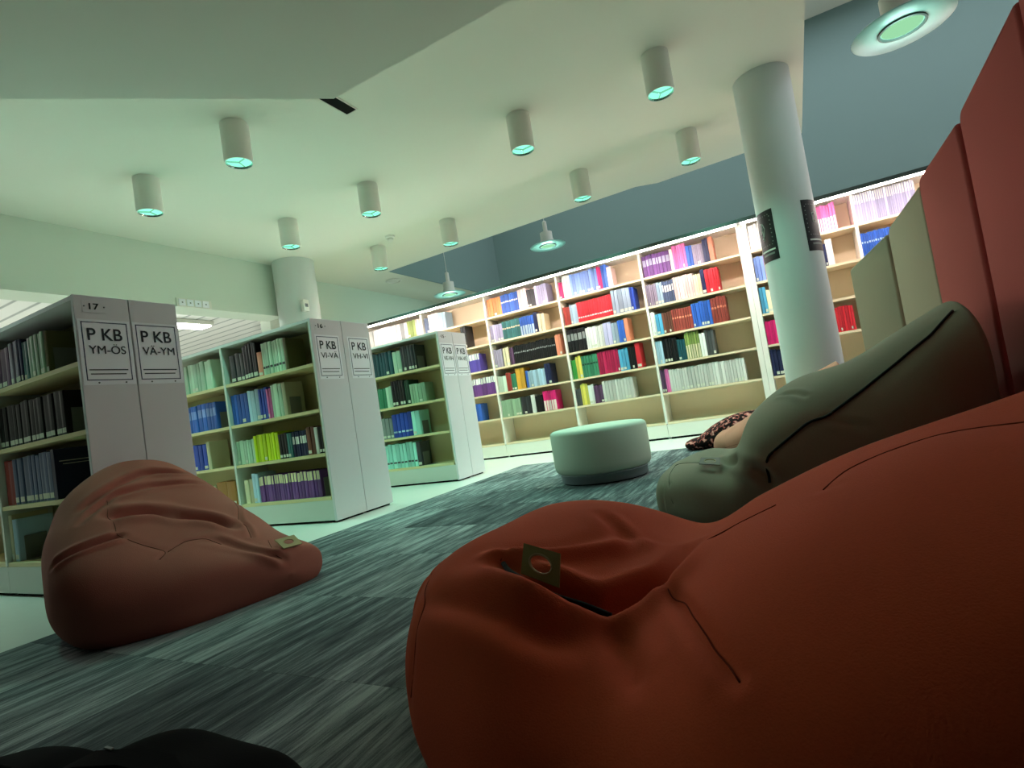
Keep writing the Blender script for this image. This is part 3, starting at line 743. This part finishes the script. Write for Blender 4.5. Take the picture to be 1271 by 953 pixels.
t = thing('sensor_box', 'small grey sensor box on the round column by the beam', 'sensor', (-5.03, 4.655, 2.2))
obj('casing', box(0, .05, -.04, .04, -.08, .06, None, .006), M['lampwhite'], t)
obj('lens', box(.0505, .054, -.02, .02, -.03, .01), M['screw'], t)

# ------------------------------------------------------------------ felt screen panels
def screen(p0, p1, z0, z1, m, label, far_round=.05, near_round=.02):
    p0 = Vector(p0); p1 = Vector(p1); L = (p1 - p0).length
    ang = math.atan2(p1.y - p0.y, p1.x - p0.x)
    out = [(0.004, 0.0085), (L - .004, 0.0085)]
    def corner(cx, cz, ax, az, bx_, bz, r, n=6):
        a = Vector((ax - cx, az - cz)).normalized() * r; b_ = Vector((bx_ - cx, bz - cz)).normalized() * r
        C = Vector((cx, cz)); A = C + a; B = C + b_
        return [tuple((1 - k / n) ** 2 * A + 2 * (k / n) * (1 - k / n) * C + (k / n) ** 2 * B) for k in range(n + 1)]
    out += corner(L - .004, z1, L - .004, 0, .004, z0, near_round)
    out += corner(.004, z0, L - .004, z1, .004, 0, far_round)
    T = .07
    bm = bmesh.new()
    f = bm.faces.new([bm.verts.new((x, 0, z)) for x, z in out])
    e = bmesh.ops.extrude_face_region(bm, geom=[f])
    bmesh.ops.translate(bm, vec=(0, T, 0), verts=[v for v in e['geom'] if isinstance(v, bmesh.types.BMVert)])
    bmesh.ops.recalc_face_normals(bm, faces=bm.faces[:])
    ed = [x for x in bm.edges if abs(x.verts[0].co.y - x.verts[1].co.y) < 1e-6]
    bmesh.ops.bevel(bm, geom=ed, offset=.016, segments=4, affect='EDGES', profile=.5)
    t = thing('screen_panel', label, 'screen panel', (p0.x, p0.y, 0), 'felt screen panels behind the beanbags', ang)
    smooth(obj('felt_pad', bm, m, t), 35)
    return t
# the row runs from beside the column towards the camera; panels stand edge to edge
screen((.377, 4.00), (.557, 3.70), 1.10, 1.216, M['greenfelt'], 'sage green felt screen panel nearest the round column, the lowest one', .02)
screen((.560, 3.69), (.625, 3.13), 1.235, 1.30, M['greenfelt'], 'sage green felt screen panel touching the red panels', .06)
screen((.600, 3.02), (.66, 2.59), 1.295, 1.365, M['redfelt'], 'red felt screen panel touching the green panels', .05)
screen((.665, 2.575), (.70, 2.05), 1.385, 1.485, M['redfelt'], 'second red felt screen panel from the green ones, with a steep top', .05)
screen((.700, 2.04), (.72, 1.50), 1.50, 1.56, M['redfelt'], 'third red felt screen panel from the green ones', .05)
screen((.720, 1.49), (.73, .95), 1.56, 1.60, M['redfelt'], 'fourth red felt screen panel, behind the orange beanbag', .05)
screen((.730, .94), (.74, .40), 1.60, 1.62, M['redfelt'], 'last red felt screen panel, behind the orange beanbag', .05)

# ------------------------------------------------------------------ beanbags
BAGS = {
 'brown': dict(rings=[(-2.77, 1.22, 1.7, 0.06, 0.615, 2.3, 0, 0), (-2.67, 1.06, 1.74, -0.02, 0.575, 2.6, -0.1, 0), (-2.48, 0.935, 1.76, -0.04, 0.445, 2.9, -0.12, 0), (-2.26, 0.86, 1.74, -0.06, 0.335, 3.0, -0.12, 0), (-2.12, 0.875, 1.72, -0.06, 0.26, 2.9, -0.08, 0), (-2.02, 0.96, 1.70, -0.05, 0.21, 2.8, -0.03, 0), (-1.94, 1.10, 1.68, -0.03, 0.18, 2.6, 0.01, 0), (-1.89, 1.26, 1.67, -0.02, 0.155, 2.4, 0.02, 0)], cap=(0.1,0.04),
  creases=[([(-2.470,1.068,0.442),(-2.508,1.144,0.473),(-2.556,1.230,0.506),(-2.630,1.401,0.547),(-2.624,1.486,0.530),(-2.644,1.591,0.511)],0.016,0.016),
   ([(-2.383,1.026,0.400),(-2.498,1.183,0.468),(-2.516,1.270,0.476),(-2.542,1.367,0.485),(-2.551,1.471,0.476),(-2.564,1.605,0.448)],0.014,0.014),
   ([(-2.374,1.118,0.407),(-2.362,1.187,0.399),(-2.359,1.266,0.390),(-2.284,1.362,0.340),(-2.240,1.427,0.308),(-2.163,1.466,0.261)],0.03,0.03),
   ([(-2.281,0.887,0.286),(-2.255,0.922,0.315),(-2.236,0.986,0.331),(-2.237,1.084,0.341)],0.018,0.014),
   ([(-2.463,1.694,0.333),(-2.227,1.540,0.279),(-2.183,1.540,0.257),(-2.071,1.475,0.215)],0.012,0.01),
   ([(-2.117,1.336,0.252),(-2.007,1.383,0.198),(-1.913,1.414,0.162),(-1.884,1.460,0.129)],0.018,0.018)],
  seams=[[(-2.485,1.168,0.461),(-2.388,1.120,0.413),(-2.299,1.097,0.372),(-2.244,1.072,0.344),(-2.180,1.108,0.306),(-2.104,1.164,0.256),(-2.076,1.116,0.238)],
   [(-2.104,1.164,0.256),(-2.137,1.248,0.271),(-2.123,1.320,0.257),(-2.069,1.344,0.227)],
   [(-2.463,1.694,0.333),(-2.227,1.540,0.279),(-2.183,1.540,0.257),(-2.071,1.475,0.215)],
   [(-2.025,1.517,0.192),(-1.906,1.440,0.157),(-1.884,1.460,0.129)]],
  zips=[]),
 'orange': dict(rings=[(-0.73, 0.84, 1.42, -0.02, 0.275, 3.0, 0, 0), (-0.6, 0.66, 1.48, -0.04, 0.318, 2.8, 0, 0), (-0.42, 0.52, 1.5, -0.05, 0.315, 2.6, 0, 0), (-0.25, 0.45, 1.48, -0.05, 0.262, 2.5, 0, 0), (-0.1, 0.42, 1.46, -0.05, 0.335, 2.5, 0, 0), (0.08, 0.42, 1.46, -0.05, 0.408, 2.5, 0, 0), (0.3, 0.42, 1.44, -0.05, 0.47, 2.5, 0, 0), (0.48, 0.45, 1.42, -0.03, 0.53, 2.4, 0, 0), (0.58, 0.58, 1.3, 0.08, 0.56, 2.3, 0, 0)], cap=(0.06,0.08),
  creases=[([(-0.492,0.808,0.311),(-0.421,0.765,0.303),(-0.360,0.753,0.285),(-0.328,0.757,0.273),(-0.296,0.758,0.262),(-0.276,0.798,0.260),(-0.253,0.844,0.261),(-0.225,0.877,0.266),(-0.223,1.012,0.267)],0.03,0.022),
   ([(-0.545,0.835,0.312),(-0.501,0.835,0.314),(-0.463,0.842,0.314),(-0.413,0.862,0.310),(-0.383,0.896,0.303),(-0.355,0.941,0.293),(-0.327,0.993,0.281),(-0.284,1.023,0.266)],-0.014,0.02),
   ([(-0.418,1.102,0.313),(-0.353,1.033,0.292),(-0.313,0.992,0.275)],0.012,0.016),
   ([(-0.225,0.827,0.265),(-0.174,0.702,0.280),(-0.139,0.618,0.289),(-0.115,0.568,0.289),(-0.096,0.534,0.285)],0.008,0.012),
   ([(-0.585,0.733,0.278),(-0.517,0.697,0.284),(-0.465,0.678,0.285),(-0.423,0.666,0.283),(-0.379,0.653,0.273),(-0.343,0.648,0.261),(-0.307,0.670,0.253)],0.012,0.03),
   ([(-0.294,0.736,0.259),(-0.253,0.670,0.246),(-0.232,0.629,0.242),(-0.212,0.590,0.240)],0.008,0.02),
   ([(0.000,0.888,0.378),(0.034,0.863,0.391)],0.006,0.01)],
  seams=[[(-0.734,0.920,0.252),(-0.608,0.735,0.267),(-0.581,0.679,0.245),(-0.565,0.648,0.226),(-0.560,0.631,0.201),(-0.577,0.639,0.164)],
   [(-0.502,0.868,0.317),(-0.499,0.815,0.312)],
   [(-0.225,0.827,0.265),(-0.174,0.702,0.280),(-0.139,0.618,0.289),(-0.115,0.568,0.289),(-0.096,0.534,0.285)],
   [(0.005,0.890,0.380),(0.042,0.961,0.394),(0.077,0.966,0.407),(0.112,0.977,0.418),(0.141,0.980,0.426),(0.169,0.986,0.434),(0.188,0.959,0.439),(0.205,0.935,0.444),(0.221,0.914,0.448),(0.236,0.894,0.452)],
   [(-0.064,0.948,0.351),(-0.097,0.953,0.336),(-0.134,0.976,0.316),(-0.174,0.990,0.292),(-0.211,0.981,0.272)]],
  zips=[[(-0.492,0.808,0.311),(-0.421,0.765,0.303),(-0.360,0.753,0.285),(-0.328,0.757,0.273),(-0.296,0.758,0.262)]]),
 'green': dict(rings=[(-0.55, 2.24, 2.85, -0.02, 0.205, 2.6, 0, 0), (-0.42, 2.14, 2.95, -0.04, 0.24, 2.6, 0, 0), (-0.29, 2.1, 2.98, -0.05, 0.25, 2.5, 0, 0), (-0.19, 2.08, 2.98, -0.05, 0.4, 2.5, 0, 0), (-0.03, 2.06, 2.98, -0.05, 0.495, 2.5, 0, 0), (0.18, 2.06, 2.96, -0.04, 0.555, 2.5, 0, 0), (0.36, 2.08, 2.94, -0.02, 0.64, 2.5, 0, 0), (0.51, 2.14, 2.88, 0.05, 0.705, 2.5, 0, 0)], cap=(0.08,0.05),
  creases=[([(-0.137,2.072,0.181),(-0.176,2.081,0.225),(-0.266,2.222,0.243),(-0.335,2.393,0.233)],0.02,0.02),
   ([(0.059,2.091,0.378),(0.110,2.074,0.354),(0.173,2.066,0.333)],0.008,0.015),
   ([(-0.074,2.331,0.463),(-0.026,2.259,0.468),(0.010,2.186,0.451)],0.01,0.012)],
  seams=[[(-0.555,2.535,0.204),(-0.527,2.256,0.164),(-0.513,2.209,0.098)],
   [(-0.555,2.535,0.204),(-0.539,2.546,0.208),(-0.410,2.354,0.233)]],
  zips=[[(0.483,2.293,0.659),(0.399,2.211,0.590),(0.345,2.185,0.556),(0.292,2.165,0.521),(0.220,2.146,0.479),(0.148,2.122,0.436),(0.059,2.091,0.378),(0.013,2.094,0.372),(-0.067,2.081,0.317),(-0.141,2.081,0.264),(-0.147,2.073,0.181)]]),
}

BAGS['pink'] = dict(rings=[(-.50, 3.85, 4.30, 0, .19, 2.5, 0, 0), (-.38, 3.74, 4.38, 0, .255, 2.5, 0, 0), (-.22, 3.70, 4.42, 0, .36, 2.5, 0, 0), (-.03, 3.70, 4.42, 0, .455, 2.5, 0, 0), (.10, 3.72, 4.40, 0, .505, 2.5, 0, 0), (.22, 3.78, 4.32, .02, .56, 2.4, 0, 0)],
    cap=(.10, .05), creases=[([(-.55, 3.92, .10), (-.40, 4.0, .20), (-.30, 4.05, .29)], .02, .02), ([(-.58, 4.05, .12), (-.45, 4.2, .19)], .012, .016)], seams=[[(-.50, 3.87, .10), (-.40, 3.76, .13), (-.25, 3.705, .17)]], zips=[])
BAGS['leopard'] = dict(rings=[(-.82, 4.62, 4.95, 0, .10, 2.3, 0, 0), (-.68, 4.56, 5.0, 0, .19, 2.4, 0, 0), (-.52, 4.54, 5.02, 0, .255, 2.4, 0, 0), (-.36, 4.56, 5.0, 0, .265, 2.4, 0, 0), (-.24, 4.62, 4.95, 0, .24, 2.3, 0, 0)],
    cap=(.11, .05), creases=[([(-.75, 4.58, .10), (-.55, 4.56, .18)], .012, .02)], seams=[[(-.80, 4.64, .09), (-.66, 4.60, .17), (-.52, 4.58, .235), (-.36, 4.60, .245)]], zips=[])
BAGS['backpack'] = dict(rings=[(-1.62,.26,.48,0,.02,2.3,0,0),(-1.50,.24,.53,0,.04,2.3,0,0),(-1.37,.22,.545,0,.055,2.3,0,0),(-1.27,.22,.555,0,.048,2.3,0,0),(-1.16,.22,.58,0,.08,2.4,0,0),(-1.05,.22,.60,0,.118,2.4,0,0),(-.93,.22,.60,0,.125,2.4,0,0),(-.80,.24,.58,0,.132,2.4,0,0),(-.73,.28,.56,0,.122,2.3,0,0)],
    cap=(.06, .04), creases=[([(-1.2, .36, .09), (-1.05, .40, .118), (-.9, .42, .125), (-.78, .42, .13)], .012, .016), ([(-1.3, .45, .05), (-1.22, .38, .07)], .014, .02)], seams=[], zips=[])

def crom(P, t):
    n = len(P); t = min(max(t, 0), n - 1 - 1e-9); i = int(t); f = t - i
    p0, p1, p2, p3 = P[max(i - 1, 0)], P[i], P[min(i + 1, n - 1)], P[min(i + 2, n - 1)]
    return .5 * ((2 * p1) + (-p0 + p2) * f + (2 * p0 - 5 * p1 + 4 * p2 - p3) * f * f + (-p0 + 3 * p1 - 3 * p2 + p3) * f ** 3)
def bag_grid(rings, cap, nu, nv, nc=14):
    R = np.array(rings, float); th = np.linspace(0, 2 * np.pi, nv, endpoint=False)
    rows = [(0, -math.sin(math.pi / 2 * (1 - k / nc)) * cap[0], math.cos(math.pi / 2 * (1 - k / nc))) for k in range(nc)]
    rows += [(k / nu * (len(R) - 1), 0, 1) for k in range(nu + 1)]
    rows += [(len(R) - 1, math.sin(math.pi / 2 * k / nc) * cap[1], math.cos(math.pi / 2 * k / nc)) for k in range(1, nc + 1)]
    G = []
    sp = lambda c, e: np.sign(c) * np.abs(c) ** e
    for t, dx, s in rows:
        s = max(s, .004)
        x, y0, y1, zb, zt, n, tilt, lean = crom(R, t)
        hy = (y1 - y0) / 2 * s; hz = (zt - zb) / 2 * s; yc = (y0 + y1) / 2; zc = (zb + zt) / 2
        y = yc + hy * sp(np.cos(th), 2 / n); z = zc + hz * sp(np.sin(th), 2 / n)
        z = z + tilt * (y - yc) * np.clip((z - zb) / (zt - zb + 1e-6), 0, 1)
        G.append(np.stack([np.full_like(y, x + dx), y, z], -1))
    return np.array(G)
def poly_dist(V, pts):
    P = np.array(pts, float); best = np.full(len(V), 9.0); par = np.zeros(len(V)); n = len(P) - 1
    for i in range(n):
        a, b_ = P[i], P[i + 1]; ab = b_ - a; L2 = (ab * ab).sum() + 1e-12
        t = np.clip(((V - a) @ ab) / L2, 0, 1)
        d = np.linalg.norm(V - (a + t[:, None] * ab), axis=1)
        m = d < best; best[m] = d[m]; par[m] = (i + t[m]) / n
    return best, par
def make_bag(key, name, label, cat, m, seam_m, group=None, base=.0085, puff=.006, nu=300, nv=340, gain=1.0, relax=0):
    B = BAGS[key]
    G = bag_grid(B['rings'], B['cap'], nu, nv)
    U, Vn = G.shape[:2]
    for _ in range(relax): G[1:-1] = (G[:-2] + 2 * G[1:-1] + G[2:]) / 4
    du = np.gradient(G, axis=0); dv = np.roll(G, -1, 1) - np.roll(G, 1, 1)
    N = np.cross(du, dv); N /= np.linalg.norm(N, axis=2, keepdims=True) + 1e-9
    cen = G.mean((0, 1)); 
    if (N * (G - cen)).sum() < 0: N = -N
    V = G.reshape(-1, 3); Nn = N.reshape(-1, 3)
    disp = np.zeros(len(V))
    def chaikin(P_):
        P_ = [np.array(p, float) for p in P_]
        for _ in range(3):
            Q = [P_[0]]
            for a, b_ in zip(P_, P_[1:]): Q += [a * .75 + b_ * .25, a * .25 + b_ * .75]
            P_ = Q + [P_[-1]]
        return P_
    for pts, dep, w in B['creases']:
        pts = chaikin(pts)
        dep *= gain; w *= .85
        d, par = poly_dist(V, pts)
        env = np.clip(np.minimum(par, 1 - par) * 5, 0.25, 1)
        disp += env * (-dep * np.exp(-(d / w) ** 2) + .45 * dep * np.exp(-((d - 1.9 * w) / (1.3 * w)) ** 2))
    for pts in B['seams']:
        d, par = poly_dist(V, pts); disp -= .005 * np.exp(-(d / .008) ** 2)
    # soft undulation of the filling
    x, y, z = V.T
    disp += puff * (np.sin(9 * x + 4 * y + 1.3) * np.sin(8 * y - 5 * z) + .6 * np.sin(17 * x - 7 * z + 2) * np.sin(13 * y + 6 * z))
    D2 = disp.reshape(U, Vn)
    for _ in range(4): D2 = (D2 * 2 + np.roll(D2, 1, 1) + np.roll(D2, -1, 1) + np.vstack([D2[:1], D2[:-1]]) + np.vstack([D2[1:], D2[-1:]])) / 6
    V2 = V + Nn * D2.reshape(-1)[:, None]
    V2[:, 2] = np.maximum(V2[:, 2], base)
    o0 = Vector((float(cen[0]), float(cen[1]), 0))
    t = thing(name, label, cat, o0, group)
    idx = np.arange(U * Vn).reshape(U, Vn)
    faces = [(int(idx[i, j]), int(idx[i + 1, j]), int(idx[i + 1, (j + 1) % Vn]), int(idx[i, (j + 1) % Vn])) for i in range(U - 1) for j in range(Vn)]
    faces += [tuple(int(v) for v in idx[0][::-1]), tuple(int(v) for v in idx[-1])]
    me = bpy.data.meshes.new('bag_body')
    me.from_pydata([tuple(float(c) for c in (v - np.array(o0))) for v in V2], [], faces)
    bm = bmesh.new(); bm.from_mesh(me); bmesh.ops.recalc_face_normals(bm, faces=bm.faces[:]); bm.to_mesh(me); bm.free()
    body = smooth(obj('bag_body', me, m, t), 180)
    from mathutils.bvhtree import BVHTree
    bvh = BVHTree.FromPolygons([v.co.copy() for v in me.vertices], [p.vertices[:] for p in me.polygons])
    def on_surface(pts, lift):
        out = []
        P = [Vector(p) - o0 for p in pts]
        for a, b_ in zip(P, P[1:]):
            n = max(1, int((b_ - a).length / .012))
            for k in range(n):
                c = a.lerp(b_, k / n); h = bvh.find_nearest(c)
                out.append(h[0] + h[1] * lift)
        h = bvh.find_nearest(P[-1]); out.append(h[0] + h[1] * lift)
        for _ in range(3):
            out = [out[0]] + [(out[i - 1] + out[i] * 2 + out[i + 1]) / 4 for i in range(1, len(out) - 1)] + [out[-1]]
        return out
    for pts in B['seams']: smooth(obj('seam', tube(on_surface(pts, .0005), .0011, 6), seam_m, body), 180)
    for pts in B['zips']: smooth(obj('zipper', tube(on_surface(pts, .003), .0045, 8), M['zipper'], body), 180)
    return t
def handle(parent, corners, m, hole=.30, thick=.003):
    """flat leather grip with an oval hole; corners bl, br, tr, tl in world space"""
    o0 = parent.location
    bl, br, tr, tl = [Vector(c) - o0 for c in corners]
    bm = bmesh.new(); n = 32; ring_o = []; ring_i = []
    def at(u, v): return bl * (1 - u) * (1 - v) + br * u * (1 - v) + tr * u * v + tl * (1 - u) * v
    for k in range(n):
        a = 2 * math.pi * k / n; c, s = math.cos(a), math.sin(a)
        q = max(abs(c), abs(s)); e = .88
        ou, ov = .5 + .5 * (c / q) , .5 + .5 * (s / q)
        ring_o.append(at(ou, ov)); ring_i.append(at(.5 + hole * c, .5 + hole * s))
    nrm = (br - bl).cross(tl - bl).normalized() * thick
    vo = [bm.verts.new(p) for p in ring_o]; vi = [bm.verts.new(p) for p in ring_i]
    vo2 = [bm.verts.new(p + nrm) for p in ring_o]; vi2 = [bm.verts.new(p + nrm) for p in ring_i]
    for k in range(n):
        k2 = (k + 1) % n
        bm.faces.new((vo[k], vo[k2], vi[k2], vi[k])); bm.faces.new((vo2[k2], vo2[k], vi2[k], vi2[k2]))
        bm.faces.new((vo[k2], vo[k], vo2[k], vo2[k2])); bm.faces.new((vi[k], vi[k2], vi2[k2], vi2[k]))
    bmesh.ops.recalc_face_normals(bm, faces=bm.faces[:])
    g = obj('grip', bm, m, parent)
    ring = [p + nrm * .5 for p in ring_i]
    smooth(obj('grip_rim', tube(ring + [ring[0]], .0022, 6), M['leather_brown'], g), 180)
bag_o = make_bag('orange', 'beanbag', 'large burnt orange beanbag with olive leather grip', 'beanbag', M['orange'], M['seam_orange'], None, gain=1.25)
handle(bag_o, [(-.440, .776, .300), (-.370, .762, .283), (-.372, .790, .326), (-.446, .812, .338)], M['leather'])
bag_b = make_bag('brown', 'beanbag', 'rust brown beanbag leaning against bookcase 17', 'beanbag', M['brown'], M['seam_brown'], None, gain=1.35, relax=160)
handle(bag_b, [(-1.890, 1.478, .164), (-1.892, 1.570, .158), (-1.935, 1.570, .194), (-1.940, 1.480, .198)], M['leather_brown'], .26)
bag_g = make_bag('green', 'beanbag', 'sage green beanbag leaning on the red screen panels', 'beanbag', M['green'], M['seam_green'], None, gain=1.3)
handle(bag_g, [(-.402, 2.262, .236), (-.320, 2.236, .228), (-.326, 2.311, .246), (-.404, 2.337, .250)], M['leather_green'], .28)
make_bag('pink', 'beanbag', 'blush pink beanbag behind the green beanbag', 'beanbag', M['pink'], M['seam_brown'], None, nu=80, nv=90)
make_bag('leopard', 'floor_cushion', 'dark leopard print floor cushion behind the pink beanbag', 'cushion', M['leopard'], M['zipper'], None, base=.0085, nu=70, nv=80)

# ------------------------------------------------------------------ pouf
t = thing('pouf', 'round white upholstered pouf on the carpet before the wall bookcase', 'pouf', (-1.285, 3.64, .008))
smooth(obj('seat_body', lathe([(0, .068), (.285, .068), (.312, .072), (.328, .088), (.334, .12), (.334, .335), (.328, .352), (.312, .362), (.28, .366), (0, .368)], 72), M['pouf'], t), 60)
smooth(obj('base_ring', lathe([(.0, .008), (.295, .008), (.298, .012), (.298, .066), (0, .066)], 64), M['poufbase'], t), 40)
obj('glide_ring', lathe([(0, .001), (.286, .001), (.286, .007), (0, .007)], 48), M['dark'], t)
smooth(obj('piping', lathe([(.318 + .004 * math.cos(a * math.pi / 4), .0665 + .004 * math.sin(a * math.pi / 4)) for a in range(9)], 64), M['poufbase'], t), 60)

# ------------------------------------------------------------------ black backpack on the floor
bp = make_bag('backpack', 'backpack', 'black fabric backpack lying flat on the carpet', 'backpack', M['blackcloth'], M['zipper'], None, puff=.004, nu=110, nv=90)
o0 = bp.location
def strap(pts, w):
    bm = bmesh.new(); P = [Vector(p) - o0 for p in pts]; pr = None
    for i, p in enumerate(P):
        tt = (P[min(i + 1, len(P) - 1)] - P[max(i - 1, 0)]).normalized(); sd = tt.cross(Vector((0, 0, 1))).normalized() * w
        up = sd.cross(tt).normalized() * .004
        cur = [bm.verts.new(q) for q in (p - sd - up, p + sd - up, p + sd + up, p - sd + up)]
        if pr:
            for k in range(4): bm.faces.new((pr[k], pr[(k + 1) % 4], cur[(k + 1) % 4], cur[k]))
        else: bm.faces.new(cur)
        pr = cur
    bm.faces.new(pr[::-1]); bmesh.ops.recalc_face_normals(bm, faces=bm.faces[:])
    return bm
smooth(obj('shoulder_strap', strap([(-1.14, .40, .098), (-1.07, .43, .125), (-.98, .45, .130), (-.90, .45, .132), (-.82, .42, .138), (-.76, .36, .135), (-.74, .30, .110)], .02), M['blackcloth'], bp), 60)
smooth(obj('grab_handle', tube([(p[0] - o0.x, p[1] - o0.y, p[2]) for p in ((-1.44, .40, .045), (-1.43, .41, .058), (-1.38, .43, .064), (-1.33, .44, .058), (-1.31, .44, .04))], .007, 8), M['blackcloth'], bp), 180)
obj('strap_buckle', box(-.02, .02, -.006, .006, 0, .006, None, .001), M['screw'], bp, (-1.05 - o0.x, .455 - o0.y, .131)).scale = (.5, .4, .5)
